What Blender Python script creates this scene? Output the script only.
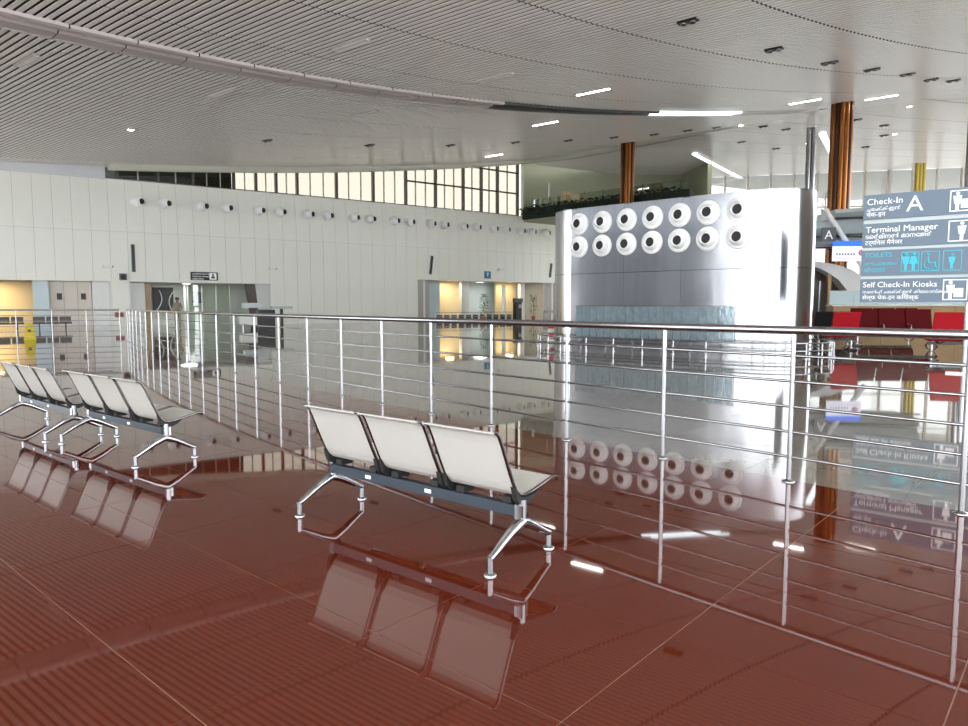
import bpy, bmesh, math, random
from mathutils import Vector, Matrix
random.seed(7)
scene = bpy.context.scene
for o in list(bpy.data.objects): bpy.data.objects.remove(o)
COL = scene.collection

# ------------------------------------------------------------------ camera, world, exposure
cam_d = bpy.data.cameras.new('camera'); cam_d.sensor_width = 36; cam_d.lens = 700/968*36
cam_d.clip_end = 500; cam_d.clip_start = 0.05
cam = bpy.data.objects.new('camera', cam_d); COL.objects.link(cam)
cam.location = (0, 0, 1.4); cam.rotation_euler = (math.radians(90-4.777), 0, 0)
scene.camera = cam
w = bpy.data.worlds.new('world'); scene.world = w; w.use_nodes = True
bg = w.node_tree.nodes['Background']
bg.inputs[0].default_value = (0.93, 0.97, 1.0, 1); bg.inputs[1].default_value = 2.0
vs = scene.view_settings
vs.view_transform = 'Standard'; vs.look = 'None'; vs.exposure = 1.78; vs.gamma = 1
vs.use_curve_mapping = False

# ------------------------------------------------------------------ materials
M = {}
def mat(name, col, rough=0.5, metal=0.0, noise=None, bump=None, spec=0.5, coat=0, emit=None, alpha=None):
    m = bpy.data.materials.new(name); m.use_nodes = True
    nt = m.node_tree; b = nt.nodes['Principled BSDF']
    b.inputs['Base Color'].default_value = (*col, 1); b.inputs['Roughness'].default_value = rough
    b.inputs['Metallic'].default_value = metal; b.inputs['Specular IOR Level'].default_value = spec
    if coat: b.inputs['Coat Weight'].default_value = coat; b.inputs['Coat Roughness'].default_value = .05
    if emit: b.inputs['Emission Color'].default_value = (*emit[:3], 1); b.inputs['Emission Strength'].default_value = emit[3]
    if alpha is not None: b.inputs['Alpha'].default_value = alpha
    tc = None
    if noise or bump: tc = nt.nodes.new('ShaderNodeTexCoord')
    if noise:                       # (scale, amount, stretch) mottling of the base colour
        sc, amt = noise[0], noise[1]; st = noise[2] if len(noise) > 2 else (1, 1, 1)
        mp = nt.nodes.new('ShaderNodeMapping'); mp.inputs['Scale'].default_value = st
        n = nt.nodes.new('ShaderNodeTexNoise'); n.inputs['Scale'].default_value = sc; n.inputs['Detail'].default_value = 4
        r = nt.nodes.new('ShaderNodeMix'); r.data_type = 'RGBA'
        r.inputs[6].default_value = (*[max(0, c*(1-amt)) for c in col], 1)
        r.inputs[7].default_value = (*[min(1, c*(1+amt)) for c in col], 1)
        nt.links.new(tc.outputs['Object'], mp.inputs[0]); nt.links.new(mp.outputs[0], n.inputs['Vector'])
        nt.links.new(n.outputs['Fac'], r.inputs[0]); nt.links.new(r.outputs[2], b.inputs['Base Color'])
    if bump:
        sc, dist = bump[0], bump[1]; st = bump[2] if len(bump) > 2 else (1, 1, 1)
        mp = nt.nodes.new('ShaderNodeMapping'); mp.inputs['Scale'].default_value = st
        n = nt.nodes.new('ShaderNodeTexNoise'); n.inputs['Scale'].default_value = sc; n.inputs['Detail'].default_value = 1.5
        bp = nt.nodes.new('ShaderNodeBump'); bp.inputs['Distance'].default_value = dist; bp.inputs['Strength'].default_value = 1
        nt.links.new(tc.outputs['Object'], mp.inputs[0]); nt.links.new(mp.outputs[0], n.inputs['Vector'])
        nt.links.new(n.outputs['Fac'], bp.inputs['Height']); nt.links.new(bp.outputs[0], b.inputs['Normal'])
    M[name] = m
    return m
def glass(name, tint, refl=0.12):
    m = bpy.data.materials.new(name); m.use_nodes = True; nt = m.node_tree
    for n in list(nt.nodes): nt.nodes.remove(n)
    out = nt.nodes.new('ShaderNodeOutputMaterial'); mx = nt.nodes.new('ShaderNodeMixShader')
    t = nt.nodes.new('ShaderNodeBsdfTransparent'); g = nt.nodes.new('ShaderNodeBsdfGlossy')
    t.inputs[0].default_value = (*tint, 1); g.inputs['Roughness'].default_value = .02
    mx.inputs[0].default_value = refl
    nt.links.new(t.outputs[0], mx.inputs[1]); nt.links.new(g.outputs[0], mx.inputs[2]); nt.links.new(mx.outputs[0], out.inputs[0])
    M[name] = m
mat('red_granite', (.086, .0125, .0040), .03, noise=(5, .10), bump=(1.1, .0004), spec=.68)
mat('grey_granite', (.19, .168, .138), .03, noise=(6, .12), bump=(.9, .0006), spec=.55)
mat('mortar', (.40, .27, .20), .8, noise=(30, .2))
mat('slat', (.90, .84, .79), .26, noise=(2, .05), spec=.6)
mat('plenum', (.035, .03, .028), .8, noise=(1, .3))
mat('soffit', (.56, .50, .475), .2, noise=(.8, .12), bump=(.8, .01), spec=.7)
mat('fascia', (.62, .62, .63), .35, noise=(1, .05))
mat('cove', (.66, .65, .56), .22, noise=(.5, .1), spec=.6)
mat('panel', (.87, .865, .785), .38, noise=(.6, .04))
mat('backing', (.45, .45, .40), .7, noise=(1, .1))
mat('white', (.82, .82, .80), .4, noise=(3, .03))
mat('nozzle_white', (.90, .90, .89), .35, noise=(6, .03))
mat('hole', (.005, .005, .006), .6, noise=(5, .2))
mat('steel', (.47, .47, .49), .16, 1.0, noise=(6, .12, (1, 1, .05)), bump=(1.1, .012, (1, 1, .35)))
mat('brushed', (.36, .36, .37), .17, 1.0, noise=(20, .08))
mat('chrome', (.40, .41, .43), .07, 1.0, noise=(20, .05))
mat('dark_chrome', (.20, .18, .18), .12, 1.0, noise=(20, .1))
mat('beam_blue', (.028, .040, .054), .35, .3, noise=(12, .15))
mat('black', (.007, .007, .008), .45, noise=(10, .2))
mat('rubber', (.01, .01, .01), .7, noise=(10, .2))
mat('seat_white', (.47, .46, .425), .36, noise=(300, .06), bump=(420, .0006))
mat('sticker', (.9, .92, .92), .5, noise=(10, .02))
mat('red_seat', (.40, .006, .014), .6, noise=(8, .12), spec=.2)
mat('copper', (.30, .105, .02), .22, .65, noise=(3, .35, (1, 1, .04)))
mat('shaded_red_seat', (.10, .002, .005), .65, noise=(8, .12), spec=.12)  # seat red darkened to put the shade of the rear rows into the colour
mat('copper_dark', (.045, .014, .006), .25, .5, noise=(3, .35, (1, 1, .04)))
mat('sign_blue', (.14, .19, .25), .35, noise=(1.5, .06), spec=.3)
mat('text_white', (.9, .9, .9), .5, emit=(1, 1, 1, .05), noise=(5, .02))
mat('text_cyan', (.02, .38, .50), .4, emit=(.05, .75, .9, .05), noise=(5, .05))
mat('sign_dark', (.06, .08, .09), .3, noise=(4, .1))
mat('banner_blue', (.02, .12, .75), .4, emit=(.02, .15, .9, .3), noise=(4, .1))
mat('banner_white', (.80, .80, .90), .4, emit=(.8, .82, 1, .25), noise=(4, .03))
mat('banner_pink', (.8, .35, .55), .4, noise=(4, .05))
mat('mullion', (.055, .038, .028), .4, noise=(4, .2))
mat('mullion_light', (.40, .36, .30), .4, noise=(4, .2))
glass('pane_cream', (.165, .152, .122), .05)
glass('pane_clear', (.24, .245, .23), .08)
glass('balustrade_glass', (.72, .80, .72), .10)
glass('door_glass', (.94, .98, .95), .10)
mat('wood', (.52, .34, .17), .4, noise=(4, .25, (1, 1, 8)))
mat('beige_wall', (.36, .36, .25), .6, noise=(.4, .08))
mat('hedge', (.006, .014, .006), .8, noise=(6, .6))
mat('leaf', (.05, .16, .05), .5, noise=(9, .5))
mat('dark_leaf', (.02, .03, .02), .5, noise=(9, .5))
mat('pot', (.45, .16, .11), .6, noise=(8, .15))
mat('warm_wall', (.82, .68, .42), .6, noise=(1, .08))
mat('pale_blue', (.60, .72, .76), .4, noise=(.7, .06))
mat('cream_panel', (.76, .69, .61), .45, noise=(1, .04))
mat('green_glassy', (.78, .81, .75), .2, noise=(.6, .12))
mat('dull_yellow', (.34, .24, .02), .45, noise=(9, .15))
mat('yellow', (.80, .62, .02), .45, noise=(9, .08))
mat('lamp', (.9, .9, .9), .5, emit=(1, .97, .9, 14), noise=(5, .02))
mat('lamp_warm', (.9, .8, .6), .5, emit=(1, .80, .45, 3), noise=(5, .02))
mat('added_lamp_soft', (.9, .9, .9), .5, emit=(1, .97, .9, 1.5), noise=(5, .02))  # glow of the added square bay lamps
mat('skylight', (.8, .9, .95), .4, emit=(.85, .95, 1, .9), noise=(2, .1))
mat('khaki', (.30, .26, .18), .8, noise=(14, .25))
mat('skin', (.26, .14, .09), .6, noise=(14, .1))
mat('blue_sign', (.02, .20, .36), .4, noise=(5, .1))
mat('grille_glass', (.30, .38, .42), .12, .55, noise=(7, .35), bump=(9, .004))
mat('blue_grey', (.52, .58, .65), .4, noise=(.4, .3))
mat('canopy', (.50, .56, .57), .3, noise=(.8, .06))
mat('slot', (.05, .055, .05), .4, noise=(2, .5))
mat('red_stripe', (.62, .03, .04), .5, noise=(8, .1))

# ------------------------------------------------------------------ mesh helpers
QD = Vector((.617, .787, 0)).normalized(); TD = Vector((-QD.y, QD.x, 0))
class MB:
    def __init__(s): s.v = []; s.f = []; s.sm = []
    def add(s, vs, fs, smooth=False):
        n = len(s.v); s.v += [tuple(v) for v in vs]
        for f in fs: s.f.append([i+n for i in f]); s.sm.append(smooth)
        return s
    def box(s, c, d, rz=0, ax=None):
        hx, hy, hz = d[0]/2, d[1]/2, d[2]/2
        P = [Vector((x*hx, y*hy, z*hz)) for z in (-1, 1) for y in (-1, 1) for x in (-1, 1)]
        R = Matrix.Rotation(rz, 3, 'Z') if ax is None else ax
        return s.add([R @ p + Vector(c) for p in P], [(0, 2, 3, 1), (4, 5, 7, 6), (0, 1, 5, 4), (2, 6, 7, 3), (0, 4, 6, 2), (1, 3, 7, 5)])
    def bar(s, a, b, wd, ht):        # box beam from a to b
        a, b = Vector(a), Vector(b); d = b-a; L = d.length; x = d/L
        up = Vector((0, 0, 1)) if abs(x.z) < .95 else Vector((0, 1, 0))
        y = up.cross(x).normalized(); z = x.cross(y)
        return s.box((a+b)/2, (L, wd, ht), ax=Matrix((x, y, z)).transposed())
    def cyl(s, a, b, r0, r1=None, n=12, caps=True, smooth=True):
        return s.tube([a, b], [r0, r0 if r1 is None else r1], n, caps, smooth)
    def tube(s, pts, rs, n=10, caps=True, smooth=True):
        pts = [Vector(p) for p in pts]
        if not hasattr(rs, '__len__'): rs = [rs]*len(pts)
        rings = []; up = None
        for i, p in enumerate(pts):
            d = (pts[min(i+1, len(pts)-1)] - pts[max(i-1, 0)]).normalized()
            if up is None:
                up = Vector((0, 0, 1)) if abs(d.z) < .9 else Vector((1, 0, 0))
            x = up.cross(d).normalized(); y = d.cross(x); up = y
            rings.append([p + (x*math.cos(2*math.pi*k/n) + y*math.sin(2*math.pi*k/n))*rs[i] for k in range(n)])
        vs = [v for r in rings for v in r]; fs = []
        for i in range(len(pts)-1):
            for k in range(n):
                k2 = (k+1) % n
                fs.append((i*n+k, i*n+k2, (i+1)*n+k2, (i+1)*n+k))
        s.add(vs, fs, smooth)
        if caps:
            s.add(rings[0], [tuple(range(n))[::-1]]); s.add(rings[-1], [tuple(range(n))])
        return s
    def lathe(s, prof, n=20, c=(0, 0, 0), axis='Z', smooth=True):   # prof: (r, h)
        vs = []; fs = []; c = Vector(c)
        for r, h in prof:
            for k in range(n):
                a = 2*math.pi*k/n; x, y = r*math.cos(a), r*math.sin(a)
                p = Vector((x, y, h)) if axis == 'Z' else Vector((x, -h, y))
                vs.append(p + c)
        for i in range(len(prof)-1):
            for k in range(n):
                k2 = (k+1) % n; fs.append((i*n+k, i*n+k2, (i+1)*n+k2, (i+1)*n+k))
        return s.add(vs, fs, smooth)
    def prism(s, poly, z0, z1):      # extruded xy polygon (ccw)
        n = len(poly)
        vs = [(x, y, z0) for x, y in poly] + [(x, y, z1) for x, y in poly]
        fs = [tuple(range(n))[::-1], tuple(range(n, 2*n))] + [(i, (i+1) % n, n+(i+1) % n, n+i) for i in range(n)]
        return s.add(vs, fs)
    def sheet(s, prof, x0, x1, th):   # prof in (y,z), swept along x with a thickness th below/behind
        P = [Vector((0, y, z)) for y, z in prof]; n = len(P); off = []
        for i in range(n):
            d = (P[min(i+1, n-1)]-P[max(i-1, 0)]).normalized()
            off.append(P[i] + Vector((0, d.z, -d.y))*th)
        vs = []
        for x in (x0, x1):
            vs += [(x, p.y, p.z) for p in P] + [(x, p.y, p.z) for p in off]
        A, B = 0, 2*n; fs = []
        for i in range(n-1):
            fs += [(A+i, A+i+1, B+i+1, B+i), (A+n+i, B+n+i, B+n+i+1, A+n+i+1),
                   (A+i, A+n+i, A+n+i+1, A+i+1), (B+i, B+i+1, B+n+i+1, B+n+i)]
        fs += [(A, B, B+n, A+n), (A+n-1, A+2*n-1, B+2*n-1, B+n-1)]
        return s.add(vs, fs, False)
    def mesh(s, name, m):
        me = bpy.data.meshes.new(name); me.from_pydata(s.v, [], s.f); me.update()
        for p, q in zip(me.polygons, s.sm): p.use_smooth = q
        if m: me.materials.append(M[m])
        bm = bmesh.new(); bm.from_mesh(me); bmesh.ops.recalc_face_normals(bm, faces=bm.faces); bm.to_mesh(me); bm.free()
        return me
    def build(s, name, m, parent=None, loc=(0, 0, 0), rz=0):
        return put(name, s.mesh(name, m), parent, loc, rz)
def put(name, me, parent=None, loc=(0, 0, 0), rz=0, rot=None):
    o = bpy.data.objects.new(name, me); COL.objects.link(o)
    o.location = loc; o.rotation_euler = rot if rot else (0, 0, rz)
    if parent: o.parent = parent
    return o
def tag(o, label, cat, group=None):
    o['label'] = label; o['category'] = cat
    if group: o['group'] = group
    return o
def thing(name, label, cat, loc=(0, 0, 0), rz=0, group=None):
    o = put(name, None, None, loc, rz); return tag(o, label, cat, group)
def struct(o): o['kind'] = 'structure'; return o
def stuff(o): o['kind'] = 'stuff'; return o
def copy_tree(o, parent=None):
    c = o.copy(); COL.objects.link(c); c.parent = parent
    for ch in [x for x in TREE.get(o.name, [])]: copy_tree(ch, c)
    return c
TREE = {}
def index_tree(root):
    for o in bpy.data.objects:
        if o.parent: TREE.setdefault(o.parent.name, [])
        if o.parent and o not in TREE[o.parent.name]: TREE[o.parent.name].append(o)
_tx = {}
def text_mesh(body, size, m, ext=.004, align='LEFT'):
    cu = bpy.data.curves.new('lettering', 'FONT'); cu.body = body; cu.size = size; cu.extrude = ext; cu.align_x = align
    cu.resolution_u = 3
    o = bpy.data.objects.new('tmp', cu); COL.objects.link(o)
    dg = bpy.context.evaluated_depsgraph_get(); me = bpy.data.meshes.new_from_object(o.evaluated_get(dg))
    bpy.data.objects.remove(o); bpy.data.curves.remove(cu)
    me.materials.clear(); me.materials.append(M[m]); me.name = 'lettering'
    return me
def lettering(body, size, m, parent, x, y, z, align='LEFT', name='lettering'):
    # text standing upright in the xz plane, facing -y of the parent
    return put(name, text_mesh(body, size, m, align=align), parent, (x, y, z), rot=(math.pi/2, 0, 0))

# plan curves of the hall, metres (camera stands at the origin)
def rail_x(y): return .00781*y*y - 1.0041*y + 7.66
def wall_y(x): return .001823*x*x + .7361*x + 60.85
def wall_fr(x):
    m = .7361 + .003646*x; L = math.hypot(1, m)
    return Vector((1/L, m/L, 0)), Vector((-m/L, 1/L, 0))          # tangent, outward (away from the hall)

def zc(q):                                                        # underside of the ceiling
    qq = min(q, 52); D = qq-19.7
    return 10 + .07*D + .0018*D*D + (max(q, 52)-52)*.03
def ceil_at(x, y): return zc(x*QD.x + y*QD.y)
def g_arc(q): return -.06*(q-8) - .006*(q-8)**2
def t_edge(q): return 47.5 - .27*(q-15) + (.9 if q < 22 else 0)
def band_w(q): return 1 if q < 22 else max(.42, 1-(q-22)*.04)

# ------------------------------------------------------------------ floor
A_ = Vector((.6606, .7507)); B_ = Vector((.7507, -.6606))
def clip(poly, p0, n):              # keep the side where (p-p0).n <= 0
    out = []
    for i in range(len(poly)):
        a, b = poly[i], poly[(i+1) % len(poly)]; da, db = (a-p0).dot(n), (b-p0).dot(n)
        if da <= 0: out.append(a)
        if (da < 0 < db) or (db < 0 < da): out.append(a + (b-a)*(da/(da-db)))
    return out
def rail_clip(poly, side):
    c = sum(poly, Vector((0, 0)))/len(poly); y = c.y
    for _ in range(12): y += .4*((c.y + rail_x(y)*0 - y) + (c.x-rail_x(y))*(-.6))*.5
    y = max(-6, min(28, y)); p0 = Vector((rail_x(y), y)); s = .01562*y - 1.0041
    n = Vector((1, -s)).normalized()
    poly = clip(poly, p0 + n*.06, n*side)
    return poly
CORNER = Vector((rail_x(27.2), 27.2)); LEFT_END = Vector((-19.4, 25.0))
LN = Vector((-(LEFT_END-CORNER).y, (LEFT_END-CORNER).x)).normalized()
if LN.y < 0: LN = -LN
floor = struct(MB().add([(-41, 20.6, -.003), (5.0, -15.6, -.003), (79, 78.2, -.003), (79, 110, -.003), (-50, 110, -.003), (-50, 27.7, -.003)], [(0, 1, 2, 3, 4, 5)]).build('floor', 'mortar'))
def tile_mb(mb, poly, z=0):
    n = len(poly)
    mb.add([(p.x, p.y, z) for p in poly] + [(p.x, p.y, z-.002) for p in poly],
           [tuple(range(n))] + [(i, n+i, n+(i+1) % n, (i+1) % n) for i in range(n)])
def cell(i, j, a0, da, b0, db, gap):
    a1, a2 = a0+i*da+gap/2, a0+(i+1)*da-gap/2; b1, b2 = b0+j*db+gap/2, b0+(j+1)*db-gap/2
    return [A_*a1+B_*b1, A_*a1+B_*b2, A_*a2+B_*b2, A_*a2+B_*b1]
rest = MB(); nred = 0; full_mesh = None
cells = []
for i in range(-22, 36):
    for j in range(-46, 22):
        poly = cell(i, j, 1.06, .80, -1.29, .97, .005); c = sum(poly, Vector((0, 0)))/4
        cq, ct_ = c.x*QD.x+c.y*QD.y, -c.x*QD.y+c.y*QD.x
        if not (-40 < c.x < 14 and c.y < 30 and cq > -8.6 and ct_ > -13.4): continue
        poly = clip(poly, CORNER, LN)
        if len(poly) < 3: continue
        poly = rail_clip(poly, 1)
        if len(poly) < 3: continue
        vis = c.y > .9 and c.x > -.72*c.y-.9 and c.x < .72*c.y+1.2
        cells.append((vis, c.length, poly))
cells.sort(key=lambda t: t[1])
for vis, L, poly in cells:
    if vis and nred < 298:
        c = sum(poly, Vector((0, 0)))/len(poly); mb = MB(); tile_mb(mb, [p-c for p in poly]); nred += 1
        mb.build('floor_tile', 'red_granite', floor, (c.x, c.y, 0)).rotation_euler = (random.uniform(-1, 1)*.0004, random.uniform(-1, 1)*.0004, 0)
    else: tile_mb(rest, poly)
stuff(rest.build('red_floor_tiles', 'red_granite', floor))
rest = MB(); ngrey = 0; gc = []
for i in range(-50, 100):
    for j in range(-75, 60):
        poly = cell(i, j, .4, 1.2, .2, 1.2, .004); c = sum(poly, Vector((0, 0)))/4
        cq, ct_ = c.x*QD.x+c.y*QD.y, -c.x*QD.y+c.y*QD.x
        if not (-49 < c.x < 74 and c.y < 108 and cq > -8.6 and ct_ > -13.4): continue
        if (c-CORNER).dot(LN) > 0.9 or c.y > 28.5: pass
        elif (c-CORNER).dot(LN) > -.9 and c.x < CORNER.x: poly = clip(poly, CORNER, -LN)
        else: poly = rail_clip(poly, -1)
        if len(poly) < 3: continue
        vis = c.y > 3 and abs(c.x) < .72*c.y+1 and c.length < 26
        gc.append((vis, c.length, poly))
gc.sort(key=lambda t: t[1])
for vis, L, poly in gc:
    if vis and ngrey < 230:
        c = sum(poly, Vector((0, 0)))/len(poly); mb = MB(); tile_mb(mb, [p-c for p in poly]); ngrey += 1
        mb.build('paving_slab', 'grey_granite', floor, (c.x, c.y, 0)).rotation_euler = (random.uniform(-1, 1)*.0002, random.uniform(-1, 1)*.0002, 0)
    else: tile_mb(rest, poly)
stuff(rest.build('paving_slabs', 'grey_granite', floor))

# ------------------------------------------------------------------ ceiling
mb = MB(); qs = [-8 + 2*k for k in range(60)]
for q0, q1 in zip(qs, qs[1:]):
    vs = []
    for q, t in ((q0, -13), (q1, -13), (q1, t_edge(q1)+.4), (q0, t_edge(q0)+.4)):
        p = QD*q + TD*t; vs.append((p.x, p.y, zc(q)+.26))
    mb.add(vs, [(0, 1, 2, 3)])
ceiling = struct(mb.build('ceiling', 'plenum'))
PITCH = .24
def slat_segments(q):
    G = g_arc(q); hi = t_edge(q)
    if q < 48: band = (22.4+G, 22.4+1.55*band_w(q)+G)
    else: band = None
    js = [t0+G for t0 in (8.7-3.95*5, 8.7-3.95*4, 8.7-3.95*3, 8.7-7.9, 4.75, 8.7, 12.65, 16.6, 20.4, 25.2, 29.2, 33.1, 37, 41)]
    seg = []; a = -13
    for t in sorted(js):
        if t > hi-.3: break
        if t < a+.5: continue
        seg.append((a, t-.035)); a = t+.035
    seg.append((a, hi)); out = []
    for a, b in seg:
        if band and a < band[1] and b > band[0]:
            if band[0]-a > .1: out.append((a, band[0]))
            if b-band[1] > .1: out.append((band[1], b))
        else: out.append((a, b))
    return out
def slat_mb(mb, q, origin):
    sl = math.atan((zc(q+.1)-zc(q-.1))/.2)
    for a, b in slat_segments(q):
        p = QD*q + TD*(a+b)/2; p.z = zc(q)+.011
        R = Matrix.Rotation(math.atan2(TD.y, TD.x), 3, 'Z') @ Matrix.Rotation(-sl, 3, 'X')
        mb.box(p-origin, (b-a, .142, .022), ax=R)
rest = MB(); n = 0; q = -8
while q < 110:
    if -1.0 <= q < 70.7:
        o_ = QD*q; o_.z = zc(q); mb = MB(); slat_mb(mb, q, o_)
        mb.build('slat', 'slat', ceiling, o_)
    else: slat_mb(rest, q, Vector((0, 0, 0)))
    q += PITCH
stuff(rest.build('ceiling_slats', 'slat', ceiling))
# the curved soffit band that cuts through the slats
bq = [-8 + 1.9*k for k in range(30)]
for k, (q0, q1) in enumerate(zip(bq, bq[1:])):
    if q1 > 48: break
    dark = q0 > 26
    prof = [(0, .0), (.0, -.10), (.12, -.13), (.55, -.05), (.62, .06), (.75, .07), (.82, -.06), (1.2, -.12), (1.45, -.10), (1.55, .0)]
    if dark: prof = [(0, .02), (.0, -.08), (.2, -.10), (.3, .18), (1.2, .18), (1.3, -.08), (1.5, -.10), (1.55, .02)]
    vs = []; e = .02
    for q in (q0+e, q1-e):
        for s_, dz in prof:
            p = QD*q + TD*(22.4+g_arc(q)+s_*band_w(q)); vs.append((p.x, p.y, zc(q)+dz))
    m_ = len(prof)
    mb = MB().add(vs, [(i, i+1, m_+i+1, m_+i) for i in range(m_-1)])
    o = mb.build('soffit_panel', 'slot' if dark and q0 < 35.5 else ('skylight' if dark and q0 < 41 else 'soffit'), ceiling)
    sm = o.modifiers.new('thickness', 'SOLIDIFY'); sm.thickness = .01

# lights and grilles set in the ceiling
def on_ceiling(name, label, cat, grp, x, y): return thing(name, label, cat, (x, y, ceil_at(x, y)), math.atan2(TD.y, TD.x), grp)
for x, y, lit in ((4.75, 31.4, 1), (3.3, 38.9, 1), (.75, 53.4, 1), (17.3, 38.8, 1), (22.3, 40.4, 1), (-15.2, 24, 0), (-10.4, 28.6, 0), (-4.3, 23.4, 0), (.43, 28, 0), (-5.5, 33.2, 0)):
    t = on_ceiling('strip_light', 'lit linear ceiling light glowing white between the slats' if lit else 'unlit linear light housing set between ceiling slats',
                   'light', 'lit linear ceiling lights' if lit else 'unlit linear ceiling lights', x, y)
    hs = MB()
    hs.box((0, -.10, 0), (1.65, .02, .10)); hs.box((0, .10, 0), (1.65, .02, .10)); hs.box((-.82, 0, 0), (.02, .2, .10)); hs.box((.82, 0, 0), (.02, .2, .10))
    hs.build('housing', 'soffit', t)
    MB().box((0, 0, -.02), (1.6, .18, .03)).build('diffuser', 'lamp' if lit else 'slat', t)
near = ((6.31, 22.46), (10.5, 26.2), (13.8, 28.85), (16.6, 30.9), (19.25, 32.8), (21.7, 35), (23.5, 36.1))
far = ((-11.75, 38.8), (-6.8, 42.5), (-2.1, 44.9), (2, 46), (5.6, 47.6), (8.8, 48.5), (11.7, 49.3), (13.9, 49), (15.9, 49.1), (20.1, 51.6), (22.2, 52.7), (26, 50), (29, 52), (20.5, 57), (24.5, 60), (31, 55.5), (32, 60))
for k, (x, y) in enumerate(near+far):
    t = on_ceiling('spotlight', *(('black recessed twin spotlight in the row over the check-in sign', 'spotlight', 'row of near twin spotlights') if k < 7 else
                   ('small black twin spotlight in the far part of the ceiling', 'spotlight', 'far twin spotlights')), x, y)
    MB().box((0, 0, 0), (.62, .26, .09)).build('housing', 'black', t)
    for s in (-1, 1): MB().lathe([(.10, -.05), (.10, -.09), (.07, -.09), (.05, -.03)], 14, (s*.15, 0, 0)).build('lamp_ring', 'dark_chrome', t)
for x, y in ((-17, 34.5), (17.8, 49.7), (27.5, 46.5), (31.5, 55), (26.2, 58)):
    t = on_ceiling('downlight', 'round lit ceiling downlight shining like a bright dot', 'downlight', 'lit round downlights', x, y)
    MB().lathe([(.24, .02), (.24, -.05), (.16, -.05), (.15, 0)], 20).build('trim_ring', 'soffit', t)
    MB().lathe([(.001, -.03), (.15, -.03)], 20).build('bulb', 'lamp', t)
for a, b in (((18.1, 61.4), (27.5, 76)), ((25.5, 54), (30.5, 62.5))):
    pa, pb = Vector((*a, ceil_at(*a)-.08)), Vector((*b, ceil_at(*b)-.08))
    t = thing('skylight_strip', 'long bluish skylight strip in the far ceiling above the steel tower' if a[0] < 20 else 'short bluish skylight strip in the ceiling behind the copper column', 'skylight', pa)
    MB().bar((0, 0, 0), pb-pa, .5, .05).build('glazing', 'skylight', t)
    d = (pb-pa).normalized(); nrm = Vector((-d.y, d.x, 0))*.28
    for s in (-1, 1): MB().bar(nrm*s, pb-pa+nrm*s, .06, .12).build('edge_frame', 'soffit', t)

# ------------------------------------------------------------------ panelled wall
TOP, SEAM = 9.25, 6.0
OPEN = [(-33.5, -23.57, 2.85), (-22.71, -15.1, 2.85), (-4.82, 6.45, 3.4)]
def wp(x, off=0, z=0):
    t, n = wall_fr(x); return Vector((x, wall_y(x), 0)) + n*off + Vector((0, 0, z))
def wall_rz(x): return math.atan(.7361 + .003646*x)
def wall_piece(mb, x0, x1, z0, z1, off=.1, th=.25):
    n = max(1, int((x1-x0)/1.2)); xs = [x0+(x1-x0)*k/n for k in range(n+1)]
    for a, b in zip(xs, xs[1:]):
        A0, B0, A1, B1 = wp(a, off), wp(b, off), wp(a, off+th), wp(b, off+th)
        vs = [(p.x, p.y, z) for z in (z0, z1) for p in (A0, B0, B1, A1)]
        mb.add(vs, [(3, 2, 1, 0), (4, 5, 6, 7), (0, 1, 5, 4), (1, 2, 6, 5), (2, 3, 7, 6), (3, 0, 4, 7)])
mb = MB(); xs = -48
for a, b, h in OPEN:
    wall_piece(mb, xs, a, 0, SEAM); wall_piece(mb, a, b, h+.02, SEAM); xs = b
wall_piece(mb, xs, 9.5, 0, SEAM); wall_piece(mb, -48, 9.5, SEAM, TOP, off=.5, th=.2)
wall = struct(mb.build('wall_left', 'backing'))
pm = {}
def panel_mesh(wd, z0, z1, lean):
    k = (round(wd, 2), z0, z1, lean)
    if k not in pm:
        n = 1 if not lean else 5; mb = MB(); h = wd/2
        pr = [(lean*(i/n)**1.6, z0+(z1-z0)*i/n) for i in range(n+1)]
        mb.sheet([(y, z) for y, z in pr], -h, h, -.04)
        pm[k] = mb.mesh('wall_panel', 'panel')
    return pm[k]
x = -47.5
while x < 9.3:
    t, n = wall_fr(x); dx = 1.0*t.x; xm = x+dx/2; p = wp(xm, 0)
    z0 = 0
    for a, b, h in OPEN:
        if a-.35 < xm < b+.2: z0 = h
    put('wall_panel', panel_mesh(.985, z0, SEAM-.012, 0), wall, (p.x, p.y, 0), wall_rz(xm))
    put('wall_panel', panel_mesh(.985, SEAM, TOP, .45), wall, (p.x, p.y, 0), wall_rz(xm))
    x += dx
# grey bulkhead on top of the wall and the coping
mb = MB(); wall_piece(mb, -48, -23.6, TOP, 10.35, off=.35, th=.3); struct(mb.build('trim_1', 'fascia'))
mb = MB(); wall_piece(mb, -48, 9.5, TOP, TOP+.06, off=.40, th=.5); struct(mb.build('trim_2', 'white'))
# end cheek of the bulkhead with dark void
mb = MB(); wall_piece(mb, -25.5, -17, TOP, 10.9, off=1.2, th=.1); struct(mb.build('trim_3', 'slot'))
# bullnose edge of the ceiling above the clerestory and the balcony
path = [Vector((X, wall_y(X), 0)) - wall_fr(X)[1]*.3 for X in (-23.5, -20, -16, -12, -8, -4, 0, 3.4)] + [Vector((7.6, 61.2, 0)), Vector((11.4, 57.2, 0)), Vector((15, 52.6, 0)), Vector((18.5, 50.6, 0)), Vector((24, 49.6, 0))]
pts = []
for a, b in zip(path, path[1:]): pts += [a.lerp(b, k/4) for k in range(4)]
for p in pts: p.z = ceil_at(p.x, p.y)
mb = MB(); vs = []
for i, p in enumerate(pts):
    d = (pts[min(i+1, len(pts)-1)]-pts[max(0, i-1)]); d.z = 0; d.normalize(); nn = Vector((-d.y, d.x, 0))
    fade = min(1, (len(pts)-1-i)/10)
    for k in range(6):
        a = math.pi*k/5
        vs.append(p - nn*math.cos(a)*.45 + Vector((0, 0, .06-.42*fade*math.sin(a))))
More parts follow.
